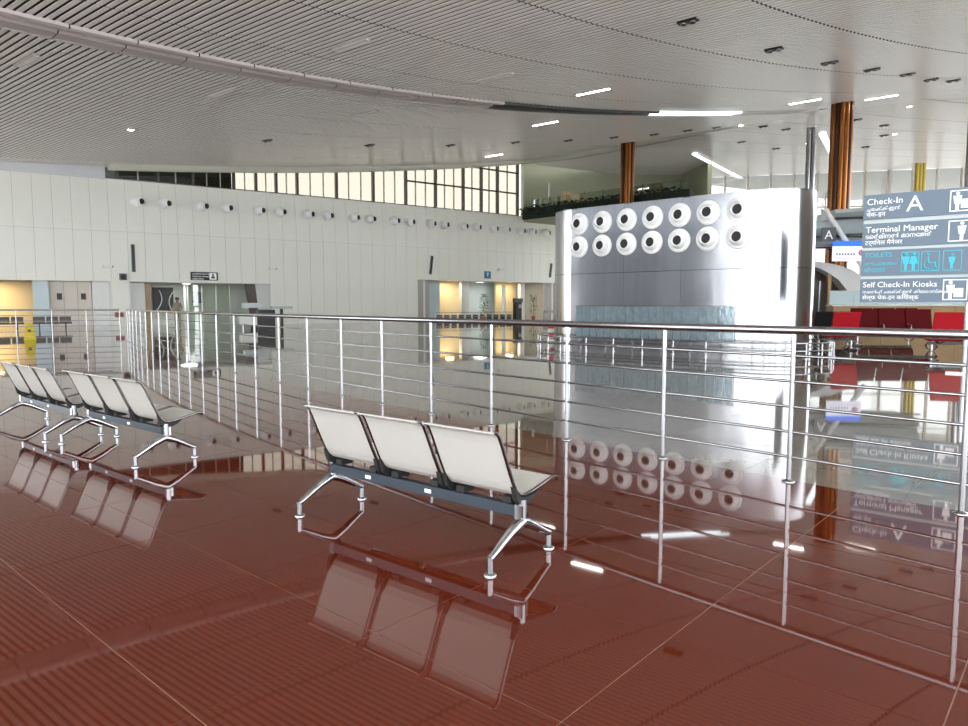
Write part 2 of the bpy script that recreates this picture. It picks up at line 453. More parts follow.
mb.add(vs, [(i*6+k, i*6+k+1, i*6+k+7, i*6+k+6) for i in range(len(pts)-1) for k in range(5)], True)
struct(mb.build('trim_4', 'cove'))

# clerestory window between the wall top and the ceiling
win = struct(put('window_1', None, None, (0, 0, 0)))
WX = [-23.0, -21, -19.2, -16.98, -15.72, -14.53, -13.25, -10.74, -8.24, -5.88, -3.6, -1.36, .17, 1.59, 3.43]
def wtop(x): p = wp(x, .7); return ceil_at(p.x, p.y)+.15
for i, x in enumerate(WX):
    p = wp(x, .7)
    MB().box((p.x, p.y, (TOP+wtop(x))/2), (.16, .3, wtop(x)-TOP), wall_rz(x)).build('mullion', 'mullion', win)
for a, b in zip(WX, WX[1:]):
    k = 3 if b-a > 2 else 2
    for j in range(k):
        x0, x1 = a+(b-a)*j/k, a+(b-a)*(j+1)/k
        if j: p = wp(x0, .75); MB().box((p.x, p.y, (TOP+wtop(x0))/2), (.07, .12, wtop(x0)-TOP), wall_rz(x0)).build('glazing_bar', 'mullion_light', win)
        p0, p1 = wp(x0, .78), wp(x1, .78)
        zs = [TOP+.1, 11.3, None] if a > -6 else [TOP+.1, None]
        for z0, z1 in zip(zs, zs[1:]):
            zl = z1 or wtop(x0); zr = z1 or wtop(x1)
            MB().add([(p0.x, p0.y, z0), (p1.x, p1.y, z0), (p1.x, p1.y, zr), (p0.x, p0.y, zl)], [(0, 1, 2, 3)]).build('pane', 'pane_cream', win)
for x0, x1, z in ((-5.88, 3.43, 11.3), (-23, 3.43, TOP+.1), (-3.6, 3.43, 13.1)):
    n = int((x1-x0)/1.5)+1
    MB().tube([wp(x0+(x1-x0)*k/n, .68, z) for k in range(n+1)], .07, 4, True, False).build('transom', 'mullion', win)

# ------------------------------------------------------------------ recesses behind the wall openings
def rec(a, b, dep, h, back):
    mb = MB(); wall_piece(mb, a-.3, b+.3, 0, h+.3, off=dep, th=.15); return struct(mb.build(back[0], back[1]))
rec(-33.5, -23.4, 4.0, 2.85, ('wall_recess_1', 'cream_panel'))
rec(-22.8, -15.0, 4.5, 2.85, ('wall_recess_2', 'green_glassy'))
rec(-4.9, 6.6, 4.0, 3.4, ('wall_recess_3', 'pale_blue'))
for k, (a, b, h) in enumerate(OPEN):           # side cheeks and soffit of each recess
    mb = MB()
    for x in (a, b):
        p0, p1 = wp(x, .1), wp(x, 4.6)
        mb.bar((p0.x, p0.y, h/2+.1), (p1.x, p1.y, h/2+.1), .2, h+.2)
    mb2 = MB(); wall_piece(mb2, a, b, h+.05, h+.2, off=.1, th=4.5); mb.add(mb2.v, mb2.f)
    struct(mb.build('trim_%d' % (5+k), 'white'))
def slab(name, m, x0, x1, z0, z1, off, th, kind=True, parent=None):
    mb = MB(); wall_piece(mb, x0, x1, z0, z1, off, th); o = mb.build(name, m, parent); return o
# left bay
trim_n = [8]
def trim(m, x0, x1, z0, z1, off, th):
    o = struct(slab('trim_%d' % trim_n[0], m, x0, x1, z0, z1, off, th)); trim_n[0] += 1; return o
trim('warm_wall', -33.3, -26.9, 0, 2.85, 3.2, .15)
trim('pale_blue', -27.1, -26.4, 0, 2.85, .3, .5)
door = struct(slab('door_1', 'cream_panel', -26.35, -24.5, 0, 2.83, .55, .08))
for k in range(1, 3):
    xx = -26.35+1.85*k/3; p = wp(xx, .53); MB().box((p.x, p.y, 1.42), (.03, .03, 2.8), wall_rz(xx)).build('door_joint', 'backing', door)
for xx in (-25.94, -24.85):
    p = wp(xx, .53); MB().box((p.x, p.y, 1.9), (.27, .05, .38), wall_rz(xx)).build('door_window', 'black', door)
trim('white', -24.45, -23.6, 0, 2.85, .3, .5)
for x, r in ((-30.5, 0), (-28.9, 0)):       # warm downlights inside the left bay
    p = wp(x, 1.8); t = thing('recess_lamp', 'warm round lamp in the ceiling of yellow lit recess', 'lamp', (p.x, p.y, 2.86), 0, 'warm lamps in the yellow recess')
    MB().lathe([(.16, .0), (.16, -.04), (.11, -.04)], 18).build('trim_ring', 'white', t); MB().lathe([(.001, -.03), (.11, -.03)], 18).build('bulb', 'lamp_warm', t)
    ld = bpy.data.lights.new('warm', 'AREA'); ld.energy = 25; ld.color = (1, .75, .4); ld.size = .7
    lo = bpy.data.objects.new('recess_lamp_light', ld); COL.objects.link(lo); lo.location = (0, 0, -.07); lo.parent = t
# middle bay: glazed office behind
trim('white', -22.6, -21.9, 0, 2.85, .8, .3)
for x, z in ((-19.6, 2.86), (0.6, 3.41)):  # unseen square lamps added to brighten the middle and right bays
    p = wp(x, 1.6); t = thing('recess_lamp', 'unseen added square lamp brightening the office entrance' if x < -5 else 'unseen added square lamp brightening the bay behind the barrier row', 'lamp', (p.x, p.y, z), wall_rz(x))
    MB().box((0, 0, -.02), (.6, .6, .04)).build('frame', 'white', t); MB().box((0, 0, -.045), (.5, .5, .01)).build('diffuser', 'added_lamp_soft', t)
    ld = bpy.data.lights.new('office', 'AREA'); ld.energy = 16; ld.color = (1, 1, .95); ld.size = 1.0
    lo = bpy.data.objects.new('recess_lamp_light', ld); COL.objects.link(lo); lo.location = (0, 0, -.08); lo.parent = t
trim('wood', -21.75, -21.52, 0, 2.85, 1.5, .2)
trim('black', -21.1, -20.0, .9, 2.6, 3.8, .2)
p0 = wp(-20.9, 3.7); 
for cx in (-21.0, -20.1):
    pts = [wp(cx + .25*math.sin(k*.5)*(1 if cx < -20.5 else -1) + k*.03, 3.72, .9+k*.25) for k in range(7)]
    o = struct(MB().tube(pts, .035, 6).build('trim_%d' % trim_n[0], 'white')); trim_n[0] += 1
trim('white', -19.6, -19.5, 0, 2.85, 2.6, .1)
office = struct(slab('window_2', 'door_glass', -19.4, -17.0, 0, 2.8, 2.6, .03))
for xx in (-19.4, -18.6, -17.8, -17.0):
    p = wp(xx, 2.58); MB().box((p.x, p.y, 1.4), (.05, .06, 2.8), wall_rz(xx)).build('glazing_bar', 'white', office)
trim('sign_dark', -18.9, -18.3, 1.5, 2.3, 3.9, .1)
p = wp(-16.7, .02); q_ = wp(-16.25, .02)
o = MB().add([(p.x, p.y, 2.85), (q_.x+.1, q_.y, 2.85), (q_.x+.35, q_.y+.2, 0), (p.x+.35, p.y+.2, 0), *[((a.x+dx, a.y+.25+dx*.5, z)) for a, dx, z in ((p, 0, 2.85), (q_, .1, 2.85), (q_, .35, 0), (p, .35, 0))]],
             [(0, 1, 2, 3), (7, 6, 5, 4), (0, 4, 5, 1), (1, 5, 6, 2), (2, 6, 7, 3), (3, 7, 4, 0)]).build('trim_30', 'mullion'); struct(o)
trim('white', -16.2, -15.15, 0, 2.85, .4, .2)
# right bay: pilasters, lit niches
trim('backing', -4.7, -4.4, 0, 3.4, .2, 1.5)
trim('pale_blue', -4.3, -2.9, 0, 3.4, 1.5, .3)
trim('warm_wall', -2.8, -.3, 0, 3.4, 3.2, .2)
trim('white', -1.0, -.35, 0, 3.4, 1.6, .4)
trim('warm_wall', 3.0, 5.0, 0, 3.4, 3.2, .2)
trim('white', 2.75, 2.95, 0, 3.2, 1.6, .3)
trim('white', 4.3, 4.7, 0, 3.4, 1.5, .4)
trim('white', 6.0, 6.4, 0, 3.4, .7, .4)
for x in (-1.7, 3.7):
    p = wp(x, 2.2); t = thing('recess_lamp', 'warm round lamp in the ceiling of the niche with potted plants', 'lamp', (p.x, p.y, 3.41), 0, 'warm lamps by the potted plants')
    MB().lathe([(.16, .0), (.16, -.04), (.11, -.04)], 18).build('trim_ring', 'white', t); MB().lathe([(.001, -.03), (.11, -.03)], 18).build('bulb', 'lamp_warm', t)
    ld = bpy.data.lights.new('warm', 'AREA'); ld.energy = 18; ld.color = (1, .8, .5); ld.size = .7
    lo = bpy.data.objects.new('recess_lamp_light', ld); COL.objects.link(lo); lo.location = (0, 0, -.07); lo.parent = t

# ------------------------------------------------------------------ things on the wall
for x in (-22.18, -20.83, -18.9, -17.59, -15.77, -14.53, -12.81, -11.6, -9.87, -8.77, -7.06, -5.96, -4.35, -3.33, -1.78, -.69, .79, 1.86, 3.24, 4.28, 5.65):
    p = wp(x, .06, 7.95)
    t = thing('air_nozzle', 'white ball air nozzle in the row high on the panelled wall', 'air nozzle', p, wall_rz(x), 'air nozzles along the panelled wall')
    MB().lathe([(.36, -.2), (.36, .03), (.30, .05), (.29, -.1)], 20, axis='Y').build('flange', 'nozzle_white', t)
    MB().lathe([(.29, -.1), (.335, .10), (.33, .22), (.28, .36), (.19, .46), (.10, .50), (.001, .51)], 20, axis='Y').build('ball', 'nozzle_white', t)
    o = MB().lathe([(.001, .50), (.17, .50), (.18, .46), (.17, .38)], 18, axis='Y').build('throat', 'hole', t, (.0, 0, 0), .55)
for x, z, L, tl, lab in ((-22.47, 4.35, 1.75, 0, 'slim dark upright bar light on the wall above black loudspeaker'), (-4.35, 4.6, 1.5, .12, 'slim dark tilted bar light above corner of the far opening'), (6.15, 4.55, 1.3, .14, 'slim dark tilted bar light on the wall beside steel tower')):
    p = wp(x, -.06, z)
    o = MB().box((0, 0, 0), (.22, .10, L)).build('lamp_body', 'sign_dark', None)
    t = thing('wall_light', lab, 'wall light', p, wall_rz(x))
    o.parent = t; o.rotation_euler = (0, tl, 0)
    MB().box((0, -.055, 0), (.12, .02, L-.1)).build('diffuser', 'black', o)
for x, z, lab in ((-23.81, 3.75, 'white security camera on the wall beside black loudspeaker'), (-15.25, 3.9, 'white security camera on the wall beside the black sign'), (1.14, 4.4, 'white security camera on the wall above small blue sign')):
    t = thing('security_camera', lab, 'camera', wp(x, -.02, z), wall_rz(x))
    MB().cyl((0, 0, 0), (0, -.35, 0), .04).build('bracket', 'white', t)
    b = MB().box((.1, -.42, .02), (.5, .16, .17)).build('camera_body', 'white', t)
    MB().cyl((.35, -.42, .02), (.40, -.42, .02), .06).build('lens', 'black', b)
t = thing('loudspeaker', 'square black loudspeaker box on the panelled wall', 'loudspeaker', wp(-23.0, -.06, 3.15), wall_rz(-23))
MB().box((0, -.08, 0), (.42, .16, .42)).build('cabinet', 'sign_dark', t); MB().lathe([(.001, .175), (.15, .175), (.16, .16)], 20, axis='Y').build('cone', 'black', t)
# black office sign over the middle bay
t = thing('door_sign', 'black sign with white lines and figure icon over entrance', 'sign', wp(-18.9, -.05, 3.3), wall_rz(-18.9))
MB().box((0, -.03, 0), (1.75, .06, .55)).build('sign_board', 'black', t)
for k, (txt, s) in enumerate((('ടെർമിനൽ മാനേജർ', .13), ('TERMINAL MANAGER', .13), ('टर्मिनल मैनेजर', .13))):
    lettering(txt, s, 'text_white', t, -.78, -.065, .1-k*.17)
ic = MB().box((.55, -.065, 0), (.45, .01, .45)).build('icon_plate', 'text_white', t)
MB().lathe([(.001, .075), (.07, .075), (.07, .07)], 14, (.55, 0, .10), axis='Y').build('icon_head', 'black', ic)
MB().prism([(.42, -.14), (.68, -.14), (.63, .01), (.47, .01)], 0, .006).build('icon_body', 'black', ic, (0, -.07, 0)).rotation_euler = (math.pi/2, 0, 0)
t = thing('direction_sign', 'small blue sign with white mark above far opening', 'sign', wp(.26, -.05, 3.95), wall_rz(.26))
MB().box((0, -.03, 0), (.68, .06, .62)).build('sign_board', 'blue_sign', t)
MB().box((0, -.065, .02), (.06, .01, .3)).box((0, -.065, .15), (.22, .01, .05)).build('mark', 'text_white', t)

# ------------------------------------------------------------------ balcony, far walls and facade
bw = struct(MB().bar((3.6, 70.5, 13), (20.4, 73.5, 13), .3, 8).build('wall_back', 'beige_wall'))
struct(MB().bar((20.4, 73.5, 8), (20.9, 66, 8), .4, 16).build('wall_balcony_end', 'beige_wall'))
E0, E1 = Vector((3.6, 63.6, 0)), Vector((15.2, 52.2, 0)); ED = (E1-E0).normalized(); EN = Vector((-ED.y, ED.x, 0))
if EN.y < 0: EN = -EN
struct(MB().prism([tuple(p.xy) for p in (E0, E1, Vector((22, 58, 0)), Vector((20.4, 73.4, 0)), Vector((3.6, 70.4, 0)))], 8.8, 9.25).build('floor_balcony', 'beige_wall'))
struct(MB().bar(E0+ED*6.2+EN*.5+Vector((0, 0, 4.4)), E1+EN*.5+Vector((0, 0, 4.4)), .3, 8.8).build('wall_balcony', 'panel'))
struct(MB().bar((E1+EN*.5+Vector((0, 0, 4.4))), Vector((22, 58, 4.4)), .3, 8.8).build('wall_balcony_return', 'panel'))
mb = MB()
for k in range(1500):
    s = random.uniform(-.3, 15.5); p = E0 + ED*s + EN*random.uniform(-.35, .35); z = 9.2 + random.uniform(0, .95)
    R = Matrix.Rotation(random.uniform(0, 6), 3, 'Z') @ Matrix.Rotation(random.uniform(-1.2, 1.2), 3, 'X'); h = .16
    mb.add([R @ Vector(v)*h + p + Vector((0, 0, z)) for v in ((-1, 0, 0), (0, -.5, 0), (1, 0, .2), (0, .5, 0))], [(0, 1, 2, 3)])
mb.bar(E0+Vector((0, 0, 9.4)), E1+Vector((0, 0, 9.4)), .5, .9)
hd = mb.build('hedge', 'hedge'); stuff(hd); tag(hd, 'dark clipped hedge along the balcony edge', 'hedge')
t = thing('balustrade', 'green tinted glass balustrade with thin posts on the balcony', 'balustrade', E0+EN*1.2+Vector((0, 0, 9.25)))
for k in range(9):
    p = ED*(k*1.9); MB().cyl(p, p+Vector((0, 0, 1.7)), .045, n=8).build('post', 'mullion', t)
    if k < 8: MB().bar(p+ED*.08+Vector((0, 0, .85)), p+ED*1.82+Vector((0, 0, .85)), .02, 1.5).build('glass_panel', 'balustrade_glass', t)
t = thing('balustrade', 'glass balustrade on the balcony running back behind the copper column', 'balustrade', (14.0, 56.5, 9.25))
d2 = Vector((6.3, 12, 0)).normalized()
for k in range(8):
    p = d2*(k*1.7); MB().cyl(p, p+Vector((0, 0, 1.7)), .045, n=8).build('post', 'mullion', t)
    if k < 7: MB().bar(p+d2*.08+Vector((0, 0, .85)), p+d2*1.62+Vector((0, 0, .85)), .02, 1.5).build('glass_panel', 'balustrade_glass', t)
t = thing('wooden_screen', 'low brown wooden screen standing on the balcony', 'screen', (7.2, 66.5, 9.25), .12)
for k in range(5): MB().box((.45+.85*k, 0, 1.35-.1*k), (.82, .12, 2.7-.2*k)).build('board', 'wood', t)
t = thing('pole', 'slim dark pole rising from the balcony near beige wall', 'pole', (6.0, 65.5, 9.25))
MB().cyl((0, 0, 0), (0, 0, 3.3), .08, .08).build('shaft', 'backing', t); MB().cyl((0, 0, 0), (0, 0, .06), .22).build('base_plate', 'backing', t)
fac = struct(put('window_3', None, None, (0, 0, 0)))
F0, F1 = Vector((20.9, 76, 0)), Vector((62, 70, 0)); FD = (F1-F0).normalized(); FL = (F1-F0).length
for k in range(19):
    p = F0+FD*(FL*k/18); h = ceil_at(p.x, p.y)+.1
    MB().box((p.x, p.y, h/2), (.18, .35, h), math.atan2(FD.y, FD.x)).build('mullion', 'mullion_light', fac)
    if k < 18:
        a, b = F0+FD*(FL*(k+.05)/18), F0+FD*(FL*(k+.95)/18); zz = [.1, 4, 8, 11.5, ceil_at(a.x, a.y)]
        for z0, z1 in zip(zz, zz[1:]):
            MB().add([(a.x, a.y, z0+.08), (b.x, b.y, z0+.08), (b.x, b.y, z1), (a.x, a.y, z1)], [(0, 1, 2, 3)]).build('pane', 'pane_clear', fac)
for z in (4, 8, 11.5): MB().bar(F0+Vector((0, 0, z)), F1+Vector((0, 0, z)), .12, .14).build('transom', 'mullion_light', fac)
struct(MB().bar((3.5, 65.3, 13), (3.6, 70.5, 13), .25, 8).build('wall_balcony_side', 'beige_wall'))
struct(MB().prism([(3.4, 64.6), (15.5, 51.5), (27, 58), (20.9, 76.2), (3.4, 71)], 17.0, 17.2).build('ceiling_balcony', 'beige_wall'))
# glazed facade behind the photographer, seen only mirrored in the steel and the floor
struct(MB().bar(QD*-9.2+TD*19.5+Vector((0, 0, 4.8)), QD*-9.2+TD*37+Vector((0, 0, 4.8)), .3, 9.6).build('wall_added_behind', 'blue_grey'))  # unseen wall added so the tower's left part mirrors blue-grey, not bright sky
struct(MB().bar(QD*20-TD*13.2+Vector((0, 0, 4.5)), QD*62-TD*13.2+Vector((0, 0, 4.5)), .3, 9).build('wall_added_right', 'mullion_light'))  # unseen wall added to darken the reflection on the tower's rounded right end
fb = struct(put('window_4', None, None, (0, 0, 0)))
for k in list(range(10))+list(range(15, 17)):
    p = QD*-9 + TD*(-14+k*3.6); MB().box((p.x, p.y, 4.7), (.25, .4, 9.4), math.atan2(TD.y, TD.x)).build('mullion', 'mullion', fb)
for z in (3.2, 6.4): MB().bar(QD*-9+TD*-14+Vector((0, 0, z)), QD*-9+TD*19.4+Vector((0, 0, z)), .15, .2).build('transom', 'mullion', fb)

# ------------------------------------------------------------------ columns
def column(x, y, r, label, kind):
    h = ceil_at(x, y)+.12
    t = thing('column', label, 'column', (x, y, 0))
    if kind == 'copper':
        n = 12
        for k in range(n):
            a = 2*math.pi*k/n + .1; c = (math.cos(a)*r*.78, math.sin(a)*r*.78)
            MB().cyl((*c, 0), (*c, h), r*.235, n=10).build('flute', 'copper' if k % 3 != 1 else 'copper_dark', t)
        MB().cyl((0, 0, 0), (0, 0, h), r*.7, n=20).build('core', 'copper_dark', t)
    else:
        for s in (-1, 1): MB().cyl((s*r*.5, 0, 0), (s*r*.5, 0, h), r*.47, n=18).build('tube', 'brushed', t)
        MB().box((0, 0, h/2), (r*.3, r*.3, h)).build('web', 'black', t)
    MB().cyl((0, 0, 0), (0, 0, .25), r*1.1, n=24).build('base_ring', 'brushed', t)
    return t
column(20.75, 41.6, .60, 'fluted copper brown column behind the check-in canopy', 'copper')
column(11.05, 55.0, .54, 'fluted copper brown column at the balcony edge behind the steel tower', 'copper')
column(23.9, 52.3, .36, 'twin tube steel column behind rounded end of steel tower', 'steel')
column(30.75, 45, .40, 'twin tube steel column rising behind the stacked sign boards', 'steel')
t = thing('column', 'yellow far column in front of the glazed end wall', 'column', (42.2, 69, 0))
for s in (-1, 0, 1): MB().cyl((s*.32, 0, 0), (s*.32, 0, ceil_at(42.2, 69)), .2, n=12).build('flute', 'dull_yellow', t)

# ------------------------------------------------------------------ steel air tower
TW0 = Vector((2.78, 22.55, 0)); TDIR = Vector((4.3, -3.75, 0)).normalized(); TLEN = 5.75; TR = 1.2; TH = 4.42
trz = math.atan2(TDIR.y, TDIR.x)
tw = thing('air_tower', 'polished stainless steel air tower with rounded ends and two rows of nozzles', 'air tower', TW0, trz)
rows = [(0, 2.36), (2.372, TH)]
cols = [0, 1.9, 3.75, TLEN]
for z0, z1 in rows:
    for a, b in zip(cols, cols[1:]):
        mb = MB(); nx, nz = 8, 8                       # gently bowed sheet
        vs = [(a+.003+(b-a-.006)*i/nx, .0 - .012*math.sin(math.pi*i/nx)*math.sin(math.pi*k/nz), z0+(z1-z0)*k/nz) for k in range(nz+1) for i in range(nx+1)]
        mb.add(vs, [(k*(nx+1)+i, k*(nx+1)+i+1, (k+1)*(nx+1)+i+1, (k+1)*(nx+1)+i) for k in range(nz) for i in range(nx)], True)
        mb.build('cladding_sheet', 'steel', tw)
    for cx, a0 in ((TLEN, -math.pi/2), (0, math.pi/2)):
        mb = MB(); n = 24; vs = []
        for z in (z0, z1):
            for k in range(n+1):
                a = a0 + math.pi*k/n; vs.append((cx+TR*math.cos(a), TR+TR*math.sin(a), z))
        mb.add(vs, [(k, k+1, n+k+2, n+k+1) for k in range(n)], True); mb.build('curved_sheet', 'steel', tw)
    MB().add([(0, 2*TR, z0), (TLEN, 2*TR, z0), (TLEN, 2*TR, z1), (0, 2*TR, z1)], [(3, 2, 1, 0)]).build('cladding_sheet', 'steel', tw)
poly = [(TLEN+TR*math.cos(-math.pi/2+math.pi*k/24), TR+TR*math.sin(-math.pi/2+math.pi*k/24)) for k in range(25)] + [(TR*math.cos(math.pi/2+math.pi*k/24), TR+TR*math.sin(math.pi/2+math.pi*k/24)) for k in range(25)]
MB().prism(poly, TH-.03, TH).build('top_plate', 'brushed', tw)
for r_, z in enumerate((3.93, 3.21)):
    for k in range(7):
        n = MB().lathe([(.335, -.02), (.335, .03), (.30, .06), (.235, .065)], 28, axis='Y').build('nozzle', 'nozzle_white', tw, (.30+.845*k, 0, z))
        MB().lathe([(.24, .03), (.245, .07), (.225, .14), (.18, .19), (.165, .24), (.140, .25), (.135, .14)], 28, axis='Y').build('ball', 'nozzle_white', n, (0, 0, 0), .10)
        MB().lathe([(.001, .15), (.136, .16)], 24, axis='Y').build('throat', 'hole', n, (0, 0, 0), .10)
gx = .25
for k in range(20):
    a, b = gx+.255*k, gx+.255*(k+1)
    MB().box(((a+b)/2, -.03, .85), (.235, .04, .98)).build('grille_panel', 'grille_glass', tw)
mb = MB().box((gx+2.55, -.025, 1.36), (5.15, .05, .035)).box((gx+2.55, -.025, .34), (5.15, .05, .035))
for k in range(21): mb.box((gx+.255*k, -.03, .85), (.02, .055, 1.02))
mb.build('grille_frame', 'brushed', tw)
# low guard rail around the tower
def tower_off(d):
    pts = [Vector((-.2-.0*k, -d, 0)) for k in range(1)]
    out = [Vector((TLEN*k/6, -d, 0)) for k in range(7)]
    out += [Vector((TLEN+(TR+d)*math.cos(-math.pi/2+math.pi*k/10), TR+(TR+d)*math.sin(-math.pi/2+math.pi*k/10), 0)) for k in range(1, 11)]
    out = [Vector(((TR+d)*math.cos(math.pi/2+math.pi*k/10), TR+(TR+d)*math.sin(math.pi/2+math.pi*k/10), 0)) for k in range(0, 10)] + out
    return out
gr = thing('guard_rail', 'low stainless guard rail around foot of the steel tower', 'guard rail', TW0, trz)
ring = tower_off(.55)
for z in (.40, .20): MB().tube([p+Vector((0, 0, z)) for p in ring], .022, 8).build('rail', 'brushed', gr)
for p in ring:
    o = MB().cyl((0, 0, 0), (0, 0, .40), .022, n=8).build('post', 'brushed', gr, p)
    MB().cyl((0, 0, 0), (0, 0, .015), .06, n=12).build('base_flange', 'brushed', o)

# ------------------------------------------------------------------ main railing
HR = 1.2
def rail_posts():
    ys = []; y = 1.0; P = []
    yy = 4.63
    while yy > 1.2:                       # walk back past the frame
        s = .01562*yy-1.0041; yy -= 1.166/math.hypot(1, s)
    while yy < 27.4:
        P.append(Vector((rail_x(yy), yy, 0))); s = .01562*yy-1.0041; yy += 1.166/math.hypot(1, s)
    return P
def make_railing(P, label, name='railing'):
    o0 = P[0].copy(); t = thing(name, label, 'railing', o0)
    fine = []
    for i, p in enumerate(P): fine.append(p-o0)
    MB().tube([p+Vector((0, 0, HR)) for p in fine], .034, 14).build('top_rail', 'brushed', t)
    for k in range(1, 6): MB().tube([p+Vector((0, 0, HR*k/6)) for p in fine], .0115, 8).build('bar', 'brushed', t)
    pmsh = MB().cyl((0, 0, .0), (0, 0, HR-.02), .019, n=14).mesh('post', 'brushed')
    fm = MB().lathe([(.05, 0), (.05, .008), (.03, .011), (.022, .02)], 20).mesh('base_flange', 'brushed')
    for p in fine:
        o = put('post', pmsh, t, p); put('base_flange', fm, o)
    return t
MP = rail_posts()
make_railing(MP, 'long curved stainless railing with five thin bars along the red floor edge')
e = MP[-1]; LD = (LEFT_END-CORNER).normalized(); 
make_railing([e + Vector((LD.x, LD.y, 0))*(.02+1.1*k) + Vector((0, .0, 0)) for k in range(0, 7)][1:] if False else [e + Vector((LD.x, LD.y, 0))*(.25+1.12*k) for k in range(6)],
             'short stainless railing running from the railing corner towards the yellow sign')

# ------------------------------------------------------------------ benches
SP = [(-.232, .742), (-.205, .740), (-.18, .715), (-.155, .665), (-.12, .585), (-.085, .505), (-.052, .435), (-.028, .395), (.0, .37), (.04, .36), (.11, .367), (.2, .385), (.29, .405), (.335, .41), (.36, .402), (.372, .385)]
def arm_pts(s): return [(0, s*-.01, .222), (0, s*.03, .212), (0, s*.10, .182), (0, s*.18, .138), (0, s*.245, .102), (0, s*.272, .092)]
def make_bench(label, loc, rz):
    t = thing('bench', label, 'bench', loc, rz, None)
    b = MB().box((0, .015, .278), (1.60, .05, .062)).build('beam', 'beam_blue', t)
    for x in (-.42, .12): MB().box((x, -.012, .277), (.05, .004, .022)).build('sticker', 'sticker', b)
    for xc in (-.548, 0, .548):
        s = MB().sheet(SP, xc-.245, xc+.245, .006).build('seat_shell', 'seat_white', t)
        for e_ in (-1, 1):
            x = xc+e_*.25
            MB().tube([(x, y, z-.002) for y, z in SP], .0105, 8).build('side_rail', 'dark_chrome', s)
            MB().prism([(-.062, .425), (-.045, .40), (-.01, .362), (.04, .35), (.12, .355), (.16, .37), (.12, .335), (.05, .308), (.0, .312), (-.04, .345)], -.016, .016).build('seat_bracket', 'rubber', t, (x*1.0, 0, 0)).rotation_euler = (math.pi/2, 0, math.pi/2)
        [MB().box((xc+e_*.17, .04, .333), (.06, .10, .035)).build('seat_support', 'rubber', t) for e_ in (-1, 1)]
        MB().tube([(xc-.25, .365, .388), (xc+.25, .365, .388)], .008, 8).build('front_rail', 'chrome', s)
    for e_ in (-1, 1):
        x = e_*.81
        lg = MB().cyl((x, .01, .215), (x, .01, .345), .023, n=14)
        for s in (-1, 1): lg.tube([(x, y, z) for _, y, z in arm_pts(s)], [.031, .030, .026, .022, .019, .0185], 10)
        l = lg.build('leg', 'chrome', t)
        for s in (-1, 1):
            MB().cyl((x, s*.268, .010), (x, s*.268, .10), .0165, n=12).build('foot_stem', 'chrome', l)
            MB().lathe([(.034, 0), (.034, .008), (.026, .014), (.012, .018), (.001, .018)], 18, (x, s*.268, 0)).build('foot_pad', 'chrome', l)
        MB().box((x*.99, .015, .275), (.05, .06, .08)).build('end_cap', 'chrome', t)
    return t
BRZ = math.atan2(-.633, .774)
make_bench('white three-seat metal bench standing alone by the railing', (-.425, 4.237, 0), BRZ)
make_bench('white three-seat metal bench of the end-to-end pair, closer to the lone bench', (-3.46, 6.66, 0), BRZ)
make_bench('white three-seat metal bench of the end-to-end pair, closer to the yellow floor sign', (-4.93, 7.80, 0), BRZ-.02)

# ------------------------------------------------------------------ stacked sign boards
S0 = Vector((8.24, 15.40, 0)); SDIR = Vector((.78, -.63, 0)).normalized(); srz = math.atan2(SDIR.y, SDIR.x); SL = 3.3
sg = thing('sign_totem', 'stack of four pale blue sign boards for check-in and facilities', 'sign', S0, srz)
for x in (1.95, 3.1): MB().cyl((x, .10, 0), (x, .10, 3.72), .05).build('support_post', 'brushed', sg)
MB().box((2.5, .1, .02), (1.7, .5, .04)).build('base_plate', 'brushed', sg)
ZB = [(3.22, 3.74), (2.63, 3.13), (2.02, 2.56), (1.45, 1.95)]
boards = []
for k, (z0, z1) in enumerate(ZB):
    b = MB().box((SL/2, 0, (z0+z1)/2), (SL, .10, z1-z0)).build('sign_board', 'sign_blue', sg); boards.append(b)
    if k < 3: MB().box((SL/2, .03, (z0+ZB[k+1][1])/2), (SL, .04, z0-ZB[k+1][1])).build('joint_strip', 'canopy', sg)
def frame_icon(b, x0, x1, z0, z1, m, th=.02):
    mb = MB(); y = -.054
    for c, d in ((((x0+x1)/2, y, z0), (x1-x0, .006, th)), (((x0+x1)/2, y, z1), (x1-x0, .006, th)), ((x0, y, (z0+z1)/2), (th, .006, z1-z0+th)), ((x1, y, (z0+z1)/2), (th, .006, z1-z0+th))): mb.box(c, d)
    return mb.build('icon_frame', m, b)
def figure(b, x, z, m, s=1.0, skirt=False):
    mb = MB().lathe([(.001, .058), (.035*s, .058), (.035*s, .05)], 14, (x, 0, z+.155*s), axis='Y')
    w1, w2 = (.05, .085) if skirt else (.075, .05)
    y = -.058
    pts = [(-w1, .11), (w1, .11), (w2, -.05), (.03, -.06), (.03, -.19), (-.03, -.19), (-.03, -.06), (-w2, -.05)]
    mb.add([(x+px*s, y, z+pz*s) for px, pz in pts], [tuple(range(8))])
    return mb.build('figure_icon', m, b)
b = boards[0]
lettering('Check-In', .185, 'text_white', b, .06, -.052, 3.53); lettering('ചെക്ക്-ഇൻ', .105, 'text_white', b, .06, -.052, 3.40); lettering('चेक-इन', .13, 'text_white', b, .06, -.052, 3.28)
lettering('A', .46, 'text_white', b, .80, -.052, 3.34)
frame_icon(b, 1.57, 1.97, 3.28, 3.68, 'text_white'); figure(b, 1.69, 3.47, 'text_white'); MB().box((1.83, -.056, 3.42), (.16, .006, .18)).build('desk_icon', 'text_white', b)
b = boards[1]
lettering('Terminal Manager', .18, 'text_white', b, .06, -.052, 2.94); lettering('ടെർമിനൽ മാനേജർ', .125, 'text_white', b, .06, -.052, 2.81); lettering('टर्मिनल मैनेजर', .125, 'text_white', b, .06, -.052, 2.68)
frame_icon(b, 1.57, 1.97, 2.68, 3.08, 'text_white'); figure(b, 1.79, 2.87, 'text_white')
b = boards[2]
